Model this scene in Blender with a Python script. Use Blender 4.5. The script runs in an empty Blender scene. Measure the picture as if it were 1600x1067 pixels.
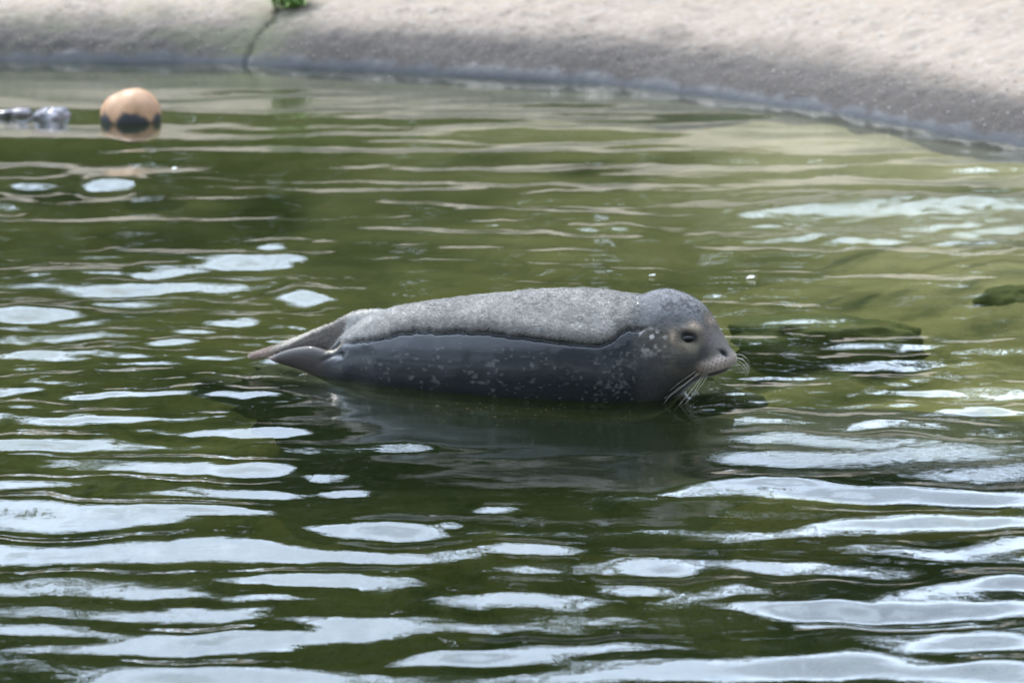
import bpy, bmesh, math, random
import numpy as np
from mathutils import Vector, Matrix

random.seed(7)
rng = np.random.default_rng(11)
sc = bpy.context.scene
COL = sc.collection
R = math.radians

# ------------------------------------------------------------------ camera, sky, sun, exposure
CAM_H, FPX, PITCH = 2.53, 6000.0, R(12.2)
cd = bpy.data.cameras.new("camera")
cam = bpy.data.objects.new("camera", cd)
COL.objects.link(cam)
cam.location = (0, 0, CAM_H)
cam.rotation_euler = (R(90) - PITCH, 0, 0)
cd.sensor_width = 36.0
cd.lens = FPX / 1600 * 36.0
cd.clip_start, cd.clip_end = 0.1, 800
cd.dof.use_dof = True
cd.dof.focus_distance = 10.55
cd.dof.aperture_fstop = 4.3
sc.camera = cam

SUN_EL, SUN_AZ = R(54), R(-28)          # azimuth measured from +Y, negative is to the left
w = bpy.data.worlds.new("World")
sc.world = w
w.use_nodes = True
wn, wl = w.node_tree.nodes, w.node_tree.links
wn.clear()
wo = wn.new("ShaderNodeOutputWorld")
bg = wn.new("ShaderNodeBackground")
bg.inputs["Strength"].default_value = 0.15
sky = wn.new("ShaderNodeTexSky")
sky.sky_type = 'NISHITA'
sky.sun_disc = False
sky.sun_elevation = SUN_EL
sky.sun_rotation = SUN_AZ
sky.air_density, sky.dust_density, sky.ozone_density = 1.0, 1.6, 1.2
tc = wn.new("ShaderNodeTexCoord")
sep = wn.new("ShaderNodeSeparateXYZ")
wl.new(tc.outputs["Generated"], sep.inputs[0])


def wmath(op, a, b=None, c=None):
    n = wn.new("ShaderNodeMath")
    n.operation = op
    for i, v in enumerate((a, b, c)):
        if v is None:
            continue
        if isinstance(v, (int, float)):
            n.inputs[i].default_value = v
        else:
            wl.new(v, n.inputs[i])
    return n.outputs[0]


zz = wmath('ADD', wmath('MAXIMUM', sep.outputs[2], 0.0), 0.22)
cmb = wn.new("ShaderNodeCombineXYZ")
wl.new(wmath('DIVIDE', sep.outputs[0], zz), cmb.inputs[0])
wl.new(wmath('DIVIDE', sep.outputs[1], zz), cmb.inputs[1])
cn = wn.new("ShaderNodeTexNoise")
cn.inputs["Scale"].default_value = 1.9
cn.inputs["Detail"].default_value = 7
cn.inputs["Roughness"].default_value = 0.56
wl.new(cmb.outputs[0], cn.inputs["Vector"])
mr = wn.new("ShaderNodeMapRange")
mr.interpolation_type = 'SMOOTHSTEP'
mr.inputs[1].default_value, mr.inputs[2].default_value = 0.42, 0.62
mr.inputs[3].default_value = 0.5
wl.new(cn.outputs["Fac"], mr.inputs[0])
cmix = wn.new("ShaderNodeMix")
cmix.data_type = 'RGBA'
wl.new(mr.outputs[0], cmix.inputs[0])
wl.new(sky.outputs[0], cmix.inputs[6])
# thin cloud scatters forwards: brightest round the sun, duller away from it
vd = wn.new("ShaderNodeVectorMath"); vd.operation = 'DOT_PRODUCT'
wl.new(tc.outputs["Generated"], vd.inputs[0])
vd.inputs[1].default_value = (math.cos(SUN_EL) * math.sin(SUN_AZ), math.cos(SUN_EL) * math.cos(SUN_AZ), math.sin(SUN_EL))
gm = wn.new("ShaderNodeMapRange")
gm.interpolation_type = 'SMOOTHSTEP'
gm.inputs[1].default_value, gm.inputs[2].default_value, gm.inputs[3].default_value, gm.inputs[4].default_value = -0.1, 1.0, 0.45, 1.6
wl.new(vd.outputs["Value"], gm.inputs[0])
cs = wn.new("ShaderNodeVectorMath"); cs.operation = 'SCALE'
cs.inputs[0].default_value = (19.5, 23.6, 29.5)
wl.new(gm.outputs[0], cs.inputs["Scale"])
wl.new(cs.outputs[0], cmix.inputs[7])
wl.new(cmix.outputs[2], bg.inputs["Color"])
wl.new(bg.outputs[0], wo.inputs[0])

sd = bpy.data.lights.new("sun", 'SUN')
sd.energy = 3.7
sd.angle = R(0.6)
sd.color = (1.0, 0.94, 0.84)
sun = bpy.data.objects.new("sun", sd)
COL.objects.link(sun)
sdir = Vector((math.cos(SUN_EL) * math.sin(SUN_AZ), math.cos(SUN_EL) * math.cos(SUN_AZ), math.sin(SUN_EL)))
sun.rotation_euler = sdir.to_track_quat('Z', 'Y').to_euler()

sc.view_settings.view_transform = 'Standard'
sc.view_settings.look = 'None'
sc.view_settings.gamma = 1
sc.view_settings.use_curve_mapping = False
sc.view_settings.exposure = 0.2
sc.render.engine = 'CYCLES'
cy = sc.cycles
cy.use_denoising = True
cy.max_bounces = 10
cy.transparent_max_bounces = 12
cy.sample_clamp_indirect = 6.0

# ------------------------------------------------------------------ helpers
FWD = np.array([0, math.cos(PITCH), -math.sin(PITCH)])
UPV = np.array([0, math.sin(PITCH), math.cos(PITCH)])
RT = np.array([1.0, 0, 0])
C0 = np.array([0, 0, CAM_H])


def on_plane(px, py, z=0.0):
    """points of the horizontal plane at height z (photo pixels 1600x1067)"""
    px, py = np.broadcast_arrays(np.asarray(px, float), np.asarray(py, float))
    d = FWD + ((px - 800) / FPX)[..., None] * RT + (-(py - 533.5) / FPX)[..., None] * UPV
    t = (z - CAM_H) / d[..., 2]
    return C0 + d * t[..., None]


def link(name, me, mat=None, parent=None):
    o = bpy.data.objects.new(name, me)
    COL.objects.link(o)
    if mat is not None:
        me.materials.append(mat)
    if parent is not None:
        o.parent = parent
    return o


def tag(o, label=None, cat=None, group=None, kind=None):
    if label: o["label"] = label
    if cat: o["category"] = cat
    if group: o["group"] = group
    if kind: o["kind"] = kind
    return o


def mesh_np(name, V, F, smooth=True):
    me = bpy.data.meshes.new(name)
    V = np.asarray(V, np.float32)
    F = np.asarray(F, np.int32)
    n = F.shape[1]
    me.vertices.add(len(V))
    me.vertices.foreach_set("co", V.ravel())
    me.loops.add(F.size)
    me.loops.foreach_set("vertex_index", F.ravel())
    me.polygons.add(len(F))
    me.polygons.foreach_set("loop_start", np.arange(0, F.size, n, dtype=np.int32))
    me.polygons.foreach_set("loop_total", np.full(len(F), n, np.int32))
    me.update(calc_edges=True)
    me.validate()
    if smooth:
        me.polygons.foreach_set("use_smooth", np.ones(len(me.polygons), bool))
    return me


def grid_faces(nr, nc):
    i = np.arange(nr * nc).reshape(nr, nc)
    return np.stack([i[:-1, :-1], i[:-1, 1:], i[1:, 1:], i[1:, :-1]], -1).reshape(-1, 4)


def fattr(me, name, vals):
    a = me.attributes.new(name, 'FLOAT', 'POINT')
    a.data.foreach_set("value", np.asarray(vals, np.float32).ravel())


def cattr(me, name, rgb):
    a = me.attributes.new(name, 'FLOAT_COLOR', 'POINT')
    n = len(rgb)
    a.data.foreach_set("color", np.concatenate([rgb, np.ones((n, 1))], 1).astype(np.float32).ravel())


def photo_xyz(x, y, z):
    f = y * FWD[1] + (z - CAM_H) * FWD[2]
    u = y * UPV[1] + (z - CAM_H) * UPV[2]
    return 800 + FPX * x / f, 533.5 - FPX * u / f


class NoiseField:
    """smooth value noise in 2-D / 3-D from a random lattice (numpy)"""
    def __init__(self, seed):
        self.t = np.random.default_rng(seed).random((64, 64, 64)).astype(np.float32)

    def __call__(self, *p):
        p = [np.asarray(q, float) for q in p]
        if len(p) == 2:
            p.append(np.zeros_like(p[0]))
        ii = [np.floor(q).astype(int) for q in p]
        ff = [q - i for q, i in zip(p, ii)]
        ff = [f * f * f * (f * (f * 6 - 15) + 10) for f in ff]
        out = 0
        for dx in (0, 1):
            for dy in (0, 1):
                for dz in (0, 1):
                    wgt = (ff[0] if dx else 1 - ff[0]) * (ff[1] if dy else 1 - ff[1]) * (ff[2] if dz else 1 - ff[2])
                    out = out + wgt * self.t[(ii[0] + dx) % 64, (ii[1] + dy) % 64, (ii[2] + dz) % 64]
        return out * 2 - 1

    def fbm(self, *p, oct=4, gain=0.5):
        s, a = 0, 1.0
        for k in range(oct):
            s = s + a * self(*[q * 2.03 ** k + 7.3 * k for q in p])
            a *= gain
        return s


N1, N2, N3 = NoiseField(1), NoiseField(2), NoiseField(3)


def sstep(a, b, x):
    t = np.clip((x - a) / (b - a), 0, 1)
    return t * t * (3 - 2 * t)


def new_mat(name):
    m = bpy.data.materials.new(name)
    m.use_nodes = True
    m.node_tree.nodes.clear()
    return m, m.node_tree.nodes, m.node_tree.links


class NB:
    """tiny node builder"""
    def __init__(self, name):
        self.m, self.n, self.l = new_mat(name)
        self.out = self.n.new("ShaderNodeOutputMaterial")

    def set(self, sock, v):
        if hasattr(v, "is_output"):
            self.l.new(v, sock)
        elif isinstance(v, (tuple, list)) and len(v) == 3 and sock.type == 'RGBA':
            sock.default_value = (*v, 1)
        else:
            sock.default_value = v

    def node(self, t, **k):
        n = self.n.new(t)
        for a, v in k.items():
            setattr(n, a, v)
        return n

    def math(self, op, a, b=0.0):
        n = self.node("ShaderNodeMath", operation=op)
        self.set(n.inputs[0], a)
        self.set(n.inputs[1], b)
        return n.outputs[0]

    def attr(self, name):
        return self.node("ShaderNodeAttribute", attribute_name=name)

    def coord(self, scale=(1, 1, 1)):
        t = self.node("ShaderNodeTexCoord")
        mp = self.node("ShaderNodeMapping")
        mp.inputs["Scale"].default_value = scale
        self.l.new(t.outputs["Object"], mp.inputs[0])
        return mp.outputs[0]

    def noise(self, scale, detail=4, rough=0.55, vec=None):
        n = self.node("ShaderNodeTexNoise")
        n.inputs["Scale"].default_value = scale
        n.inputs["Detail"].default_value = detail
        n.inputs["Roughness"].default_value = rough
        if vec is not None:
            self.l.new(vec, n.inputs["Vector"])
        return n.outputs["Fac"]

    def vor(self, scale, vec=None, out="Distance"):
        n = self.node("ShaderNodeTexVoronoi")
        n.inputs["Scale"].default_value = scale
        if vec is not None:
            self.l.new(vec, n.inputs["Vector"])
        return n.outputs[out]

    def ramp(self, f, *stops):
        n = self.node("ShaderNodeMapRange", interpolation_type='SMOOTHSTEP')
        self.set(n.inputs[0], f)
        for i, v in enumerate(stops):
            n.inputs[1 + i].default_value = v
        return n.outputs[0]

    def mix(self, f, a, b, blend='MIX'):
        n = self.node("ShaderNodeMix", data_type='RGBA', blend_type=blend)
        self.set(n.inputs[0], f)
        self.set(n.inputs[6], a)
        self.set(n.inputs[7], b)
        return n.outputs[2]

    def bump(self, h, strength=0.3, dist=0.01, normal=None):
        n = self.node("ShaderNodeBump")
        self.set(n.inputs["Strength"], strength)
        n.inputs["Distance"].default_value = dist
        self.set(n.inputs["Height"], h)
        if normal is not None:
            self.l.new(normal, n.inputs["Normal"])
        return n.outputs[0]

    def principled(self, **k):
        p = self.node("ShaderNodeBsdfPrincipled")
        for a, v in k.items():
            self.set(p.inputs[a.replace("_", " ")], v)
        self.l.new(p.outputs[0], self.out.inputs[0])
        return p


# ------------------------------------------------------------------ the shoreline
WL = [(-900, 92), (-500, 94), (-200, 96), (0, 97), (200, 98), (380, 101), (500, 108), (700, 118), (900, 130),
      (1000, 138), (1100, 150), (1200, 163), (1300, 178), (1400, 195), (1500, 213), (1600, 230), (1750, 262), (1900, 305)]
shore = on_plane([p[0] for p in WL], [p[1] for p in WL])[:, :2]
shore = np.vstack([[[-24.0, shore[0, 1] + 0.5]], [[-12.0, shore[0, 1] + 0.2]], shore,
                   [[5.4, 11.5]], [[6.6, 9.0]], [[7.6, 5.0]], [[8.2, -2.0]]])


def resample(P, step_fn):
    out = []
    for p1, p2 in zip(P[:-1], P[1:]):
        n = max(2, int(np.linalg.norm(p2 - p1) / step_fn((p1 + p2) / 2)))
        for t in np.linspace(0, 1, n, endpoint=False):
            out.append(p1 + (p2 - p1) * t)
    out.append(P[-1])
    return np.array(out)


S = resample(shore, lambda m: 0.013 if -3.2 < m[0] < 3.4 and m[1] > 13 else 0.15)
for _ in range(160):
    S[1:-1] = (S[:-2] + S[1:-1] * 2 + S[2:]) / 4
T = np.gradient(S, axis=0)
T /= np.linalg.norm(T, axis=1)[:, None]
for _ in range(40):
    T[1:-1] = (T[:-2] + T[1:-1] * 2 + T[2:]) / 4
T /= np.linalg.norm(T, axis=1)[:, None]
NRM = np.stack([-T[:, 1], T[:, 0]], 1)       # away from the pool

# profile: distance from the waterline, height
tt = np.concatenate([np.linspace(-1.4, -0.12, 14), np.linspace(-0.10, 0.35, 46), np.linspace(0.37, 2.4, 110), np.linspace(2.6, 5.0, 12)])


def profile(t):
    z = np.where(t < 0, t * 0.34, 0)
    z = z + 0.165 * (1 - np.exp(-np.clip(t + 0.02, 0, 9) / 0.08)) - 0.036
    z = z + np.clip(t - 0.05, 0, 2.2) * 0.235
    return z


SS, TT = S[:, None, :], tt[None, :, None]
B = SS + NRM[:, None, :] * TT
bx, by = B[..., 0], B[..., 1]
tb = np.broadcast_to(tt[None, :], bx.shape)
bz = np.broadcast_to(profile(tt)[None, :], bx.shape).copy()
up = sstep(0.0, 0.2, tb)
bz += up * (0.022 * N1.fbm(bx * 1.3, by * 1.3, oct=3) + 0.008 * N2.fbm(bx * 6, by * 6, oct=3))
bz += sstep(-0.05, 0.1, tb) * (0.006 * N3.fbm(bx * 22, by * 22, oct=3))
bx = bx + 0.012 * N2(bx * 3, bz * 9) * sstep(-0.1, 0.05, tb)
by = by + 0.018 * N3(bx * 2.3, bz * 7) * sstep(-0.1, 0.05, tb)
# the crack: a groove running from the water up to the weed
bpx, bpy_ = photo_xyz(bx, by, bz)


def bank_hit(px, py):
    d = np.hypot(bpx - px, bpy_ - py) + 1000 * (bz < -0.02)
    k = np.unravel_index(np.argmin(d), d.shape)
    return np.array([bx[k], by[k], bz[k]])


ck = np.array([bank_hit(*q)[:2] for q in ((384, 101), (391, 86), (397, 66), (408, 48), (425, 33), (432, 18), (442, 5), (446, 1))])
ck = np.vstack([ck, ck[-1] + (0.06, 0.5)])
dcr = np.full(bx.shape, 9.0)
for a, b in zip(ck[:-1], ck[1:]):
    ab = b - a
    q = np.clip(((bx - a[0]) * ab[0] + (by - a[1]) * ab[1]) / (ab @ ab), 0, 1)
    dcr = np.minimum(dcr, np.hypot(bx + 0.01 * N1(bx * 30, by * 30) - a[0] - q * ab[0], by - a[1] - q * ab[1]))
bz -= 0.03 * np.exp(-(dcr / 0.010) ** 2)
bank_me = mesh_np("concrete_bank", np.stack([bx, by, bz], -1).reshape(-1, 3), grid_faces(*bx.shape))
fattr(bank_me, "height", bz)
fattr(bank_me, "crack", np.exp(-(dcr / 0.011) ** 2))
fattr(bank_me, "moss", 0.5 * np.exp(-(dcr / 0.16) ** 2) * (1 - sstep(0.22, 0.32, bz)) + 0.35 * sstep(-0.7, -1.5, bx) * sstep(-0.3, 0.5, N2.fbm(bx * 4, by * 9, bz * 9, oct=3)) * sstep(0.30, 0.16, bz) * sstep(0.0, 0.06, bz))

m = NB("weathered_concrete")
v = m.coord()
big = m.noise(0.9, 5, 0.6, v)
mid = m.noise(7, 6, 0.65, v)
fine = m.noise(70, 4, 0.7, v)
stone = m.vor(42, v, "Color")
sp = m.node("ShaderNodeSeparateColor"); m.l.new(stone, sp.inputs[0])
peb = m.ramp(sp.outputs[0], 0.72, 0.98, 0.0, 1.0)
pebd = m.ramp(sp.outputs[1], 0.78, 0.98, 0.0, 1.0)
base = m.mix(m.ramp(big, 0.35, 0.68), (0.255, 0.203, 0.157), (0.22, 0.175, 0.137))
base = m.mix(m.ramp(mid, 0.48, 0.75), base, (0.15, 0.127, 0.104))
base = m.mix(m.math('MULTIPLY', peb, 0.55), base, (0.29, 0.255, 0.22))
base = m.mix(m.math('MULTIPLY', pebd, 0.3), base, (0.19, 0.165, 0.14))
base = m.mix(m.math('MULTIPLY', m.ramp(fine, 0.45, 0.75), 0.35), base, (0.22, 0.2, 0.18))
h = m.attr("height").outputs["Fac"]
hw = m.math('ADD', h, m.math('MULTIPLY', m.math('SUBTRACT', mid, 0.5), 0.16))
damp_shade = m.ramp(hw, 0.12, 0.235, 1.0, 0.0)  # wetness together with the steep face's shade, both painted as dark colour
base = m.mix(m.math('MULTIPLY', damp_shade, 0.9), base, m.mix(m.ramp(fine, 0.35, 0.7), (0.038, 0.035, 0.033), (0.078, 0.069, 0.063)))
base = m.mix(m.math('MULTIPLY', m.attr("moss").outputs["Fac"], 0.65), base, (0.10, 0.11, 0.055))
base = m.mix(m.math('MULTIPLY', m.attr("crack").outputs["Fac"], 0.7), base, (0.045, 0.04, 0.03))
wet = m.ramp(hw, 0.02, 0.06, 1.0, 0.0)
base = m.mix(m.math('MULTIPLY', wet, 0.8), base, (0.04, 0.042, 0.046))
under = m.ramp(h, -0.24, -0.07, 1.0, 0.0)
base = m.mix(under, base, m.mix(m.ramp(mid, 0.35, 0.65), (0.20, 0.19, 0.10), (0.28, 0.255, 0.16)))
rough = m.math('SUBTRACT', 0.9, m.math('MULTIPLY', wet, 0.5))
bn = m.bump(fine, 0.5, 0.006, m.bump(sp.outputs[0], 0.3, 0.004))
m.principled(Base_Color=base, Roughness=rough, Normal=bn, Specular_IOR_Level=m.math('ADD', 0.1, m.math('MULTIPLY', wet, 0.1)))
bank = tag(link("concrete_bank", bank_me, m.m), "pale sloping concrete bank curving round the far side of the pool, wet and dark at the waterline with shade painted on its steep face", None, None, "structure")
CONCRETE = m.m

# loose grit and exposed aggregate along the lip (one mass)
Vs, Fs, Cs = [], [], []
octv = np.array([(1, 0, 0), (-1, 0, 0), (0, 1, 0), (0, -1, 0), (0, 0, 1), (0, 0, -1)], float)
octf = np.array([(0, 2, 4), (2, 1, 4), (1, 3, 4), (3, 0, 4), (2, 0, 5), (1, 2, 5), (3, 1, 5), (0, 3, 5)])
sel = [i for i in range(len(S)) if -3.0 < S[i, 0] < 3.2 and S[i, 1] > 13]
for k in range(2600):
    i = random.choice(sel)
    j = min(int(np.searchsorted(tt, abs(random.gauss(0.17, 0.14)) + 0.03)), len(tt) - 1) if k % 3 else random.randrange(60, 165)
    p = np.array([bx[i, j], by[i, j], bz[i, j]])
    r = random.choice((0.003, 0.004, 0.005, 0.006))
    V = octv * r * np.array([random.uniform(.7, 1.4), random.uniform(.7, 1.4), random.uniform(.5, .9)])
    V = V + np.random.default_rng(k).normal(0, r * 0.15, V.shape)
    Fs.append(octf + 6 * len(Vs)); Vs.append(V + p + (0, 0, r * 0.2))
    c = random.choice([(0.26, 0.225, 0.19), (0.36, 0.32, 0.28), (0.20, 0.165, 0.13), (0.25, 0.19, 0.13)])
    Cs += [c] * 6
me = mesh_np("pebbles", np.vstack(Vs), np.vstack(Fs), False)
cattr(me, "tone", np.array(Cs))
m = NB("pebble_stone")
m.principled(Base_Color=m.attr("tone").outputs["Color"], Roughness=0.75)
tag(link("pebbles", me, m.m, bank), "tiny stones showing in the concrete along its edge", None, None, "stuff")

# ------------------------------------------------------------------ ground behind the bank, pool bed
m = NB("lawn")
v = m.coord()
m.principled(Base_Color=m.mix(m.ramp(m.noise(1.2, 6, 0.6, v), 0.35, 0.65), (0.05, 0.075, 0.02), (0.085, 0.10, 0.035)), Roughness=0.9)
ii = np.arange(len(S))
G0 = S + NRM * 4.6
dirs = G0 - np.array([-4.0, 6.0]); dirs /= np.linalg.norm(dirs, axis=1)[:, None]
rows = []
for d in (0, 3, 8, 20, 60, 300):
    rows.append(np.concatenate([G0 + dirs * d, np.full((len(S), 1), 0.50 + (0.02 if d else 0.0))], 1))
me = mesh_np("ground", np.stack(rows, 0).reshape(-1, 3), grid_faces(len(rows), len(S))[:, ::-1])
tag(link("ground", me, m.m), "grass ground rising behind the concrete bank", None, None, "structure")


def bed_z(x, y):
    z = -1.7 + 1.34 * sstep(8.6, 12.0, y + 0.25 * x) - 0.14 * sstep(0.2, -1.6, x) + 0.16 * sstep(0.1, 1.6, x) * sstep(10.0, 11.2, y) + 0.18 * sstep(12, 16, y)
    z = z + 0.05 * N1.fbm(x * 0.9, y * 0.9, oct=3) + 0.02 * N2.fbm(x * 4, y * 4, oct=2)
    return z


X, Y = np.meshgrid(np.linspace(-9, 9, 420), np.linspace(-3, 19.5, 420))
wd = np.zeros_like(X)
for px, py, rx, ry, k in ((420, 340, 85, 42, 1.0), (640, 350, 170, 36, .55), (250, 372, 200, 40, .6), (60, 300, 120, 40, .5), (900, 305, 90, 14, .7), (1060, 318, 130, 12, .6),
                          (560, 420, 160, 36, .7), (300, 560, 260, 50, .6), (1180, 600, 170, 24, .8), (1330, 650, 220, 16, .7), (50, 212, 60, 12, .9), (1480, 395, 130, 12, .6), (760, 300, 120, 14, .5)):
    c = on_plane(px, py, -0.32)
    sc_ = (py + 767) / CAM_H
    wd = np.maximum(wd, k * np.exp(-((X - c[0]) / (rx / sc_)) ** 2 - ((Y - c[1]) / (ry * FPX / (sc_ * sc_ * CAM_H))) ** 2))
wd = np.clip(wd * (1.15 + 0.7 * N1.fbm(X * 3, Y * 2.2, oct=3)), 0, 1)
me = mesh_np("pool_bed", np.stack([X, Y, bed_z(X, Y)], -1).reshape(-1, 3), grid_faces(*X.shape))
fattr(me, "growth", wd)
m = NB("algae_bed")
v = m.coord()
big = m.noise(0.75, 5, 0.6, v)
mid = m.noise(4.5, 6, 0.65, v)
c = m.mix(m.ramp(big, 0.38, 0.62), (0.37, 0.31, 0.165), (0.55, 0.46, 0.285))
c = m.mix(m.ramp(mid, 0.46, 0.70), c, (0.115, 0.115, 0.05))
c = m.mix(m.math('MULTIPLY', m.ramp(m.noise(30, 4, 0.7, v), 0.5, 0.72), 0.5), c, (0.20, 0.19, 0.08))
spx = m.node("ShaderNodeSeparateXYZ"); m.l.new(m.node("ShaderNodeTexCoord").outputs["Object"], spx.inputs[0])
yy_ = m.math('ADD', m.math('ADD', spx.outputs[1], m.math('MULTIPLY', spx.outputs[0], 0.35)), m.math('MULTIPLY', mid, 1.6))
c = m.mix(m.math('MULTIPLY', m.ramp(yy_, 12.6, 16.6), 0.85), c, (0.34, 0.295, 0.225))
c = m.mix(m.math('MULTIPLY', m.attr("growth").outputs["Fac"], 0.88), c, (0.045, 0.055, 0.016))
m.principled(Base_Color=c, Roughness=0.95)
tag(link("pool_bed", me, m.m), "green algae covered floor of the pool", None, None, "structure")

# outer bed sheet so nothing is empty beyond the pool
me = mesh_np("pool_floor", np.array([(-40, -30, -1.6), (40, -30, -1.6), (40, 30, -1.6), (-40, 30, -1.6)]), np.array([(0, 1, 2, 3)]))
tag(link("pool_floor", me, m.m), "deep green floor of the pool farther out", None, None, "structure")


# ------------------------------------------------------------------ submerged rocks
def rock(name, px, py, z, size, seed, rot=0.0, flat=0.5, mat=None, n=40, amp=0.34):
    c = on_plane(px, py, z)
    th, ph = np.meshgrid(np.linspace(0, 2 * np.pi, n, endpoint=False), np.linspace(0, np.pi, n // 2))
    d = np.stack([np.sin(ph) * np.cos(th), np.sin(ph) * np.sin(th), np.cos(ph)], -1)
    r = 1 + amp * N1.fbm(d[..., 0] * 1.6 + seed * 3.1, d[..., 1] * 1.6 + seed, d[..., 2] * 1.6, oct=4)
    P = d * r[..., None] * np.array(size)
    P[..., 2] = np.where(P[..., 2] > 0, size[2] * np.tanh(P[..., 2] / size[2] * 1.4) * 0.9, P[..., 2])
    ca, sa = math.cos(rot), math.sin(rot)
    Q = P.copy()
    Q[..., 0] = P[..., 0] * ca - P[..., 1] * sa
    Q[..., 1] = P[..., 0] * sa + P[..., 1] * ca
    nr, nc = th.shape
    idx = np.arange(nr * nc).reshape(nr, nc)
    idx = np.concatenate([idx, idx[:, :1]], 1)
    F = np.stack([idx[:-1, :-1], idx[1:, :-1], idx[1:, 1:], idx[:-1, 1:]], -1).reshape(-1, 4)
    o = link(name, mesh_np(name, Q.reshape(-1, 3), F), mat)
    o.location = c
    return o


m = NB("algae_rock")
v = m.coord()
c = m.mix(m.ramp(m.noise(5, 6, 0.65, v), 0.4, 0.65), (0.022, 0.02, 0.012), (0.05, 0.048, 0.02))
c = m.mix(m.math('MULTIPLY', m.ramp(m.noise(60, 3, 0.6, v), 0.64, 0.74), 0.8), c, (0.22, 0.15, 0.05))
m.principled(Base_Color=c, Roughness=0.7, Normal=m.bump(m.noise(25, 5, 0.6, v), 0.6, 0.02))
ROCK_DARK = m.m
m = NB("mossy_rock")
v = m.coord()
c = m.mix(m.ramp(m.noise(3, 6, 0.65, v), 0.38, 0.65), (0.10, 0.105, 0.042), (0.18, 0.17, 0.075))
c = m.mix(m.math('MULTIPLY', m.ramp(m.noise(9, 4, 0.6, v), 0.6, 0.72), 0.6), c, (0.16, 0.11, 0.03))
m.principled(Base_Color=c, Roughness=0.8, Normal=m.bump(m.noise(22, 5, 0.6, v), 0.6, 0.02))
ROCK_MOSS = m.m

tag(rock("rock", 752, 632, -0.24, (0.84, 0.42, 0.20), 1, R(-12), mat=ROCK_DARK, n=90), "broad dark brown rock just under the water that the seal lies on", "rock", "sunken rocks")
tag(rock("rock", 1400, 712, -0.145, (0.66, 0.30, 0.135), 2, R(-14), mat=ROCK_DARK, n=80, amp=0.12), "flat rock barely under rippling water right of the seal's chest", "rock", "sunken rocks")
tag(rock("rock", 1290, 535, -0.16, (0.30, 0.15, 0.10), 3, R(4), mat=ROCK_MOSS, n=60), "mossy green sunken rock in front of the seal's nose", "rock", "sunken rocks")
tag(rock("rock", 1590, 474, -0.16, (0.13, 0.10, 0.07), 4, 0, mat=ROCK_MOSS), "small dark sunken rock at the right edge of the photo", "rock", "sunken rocks")

# ------------------------------------------------------------------ water surface
# swell: sums of sines with crests roughly across the view
def waves(x, y, n, l0, l1, spread, slope, seed):
    g = np.random.default_rng(seed)
    h = np.zeros_like(x)
    for _ in range(n):
        lam = math.exp(g.uniform(math.log(l0), math.log(l1)))
        a = math.pi / 2 + g.normal(0, spread)
        k = 2 * math.pi / lam
        h += slope / k * math.sqrt(2.0 / n) * np.sin(k * (math.cos(a) * x + math.sin(a) * y) + g.uniform(0, 6.28))
    return h


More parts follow.
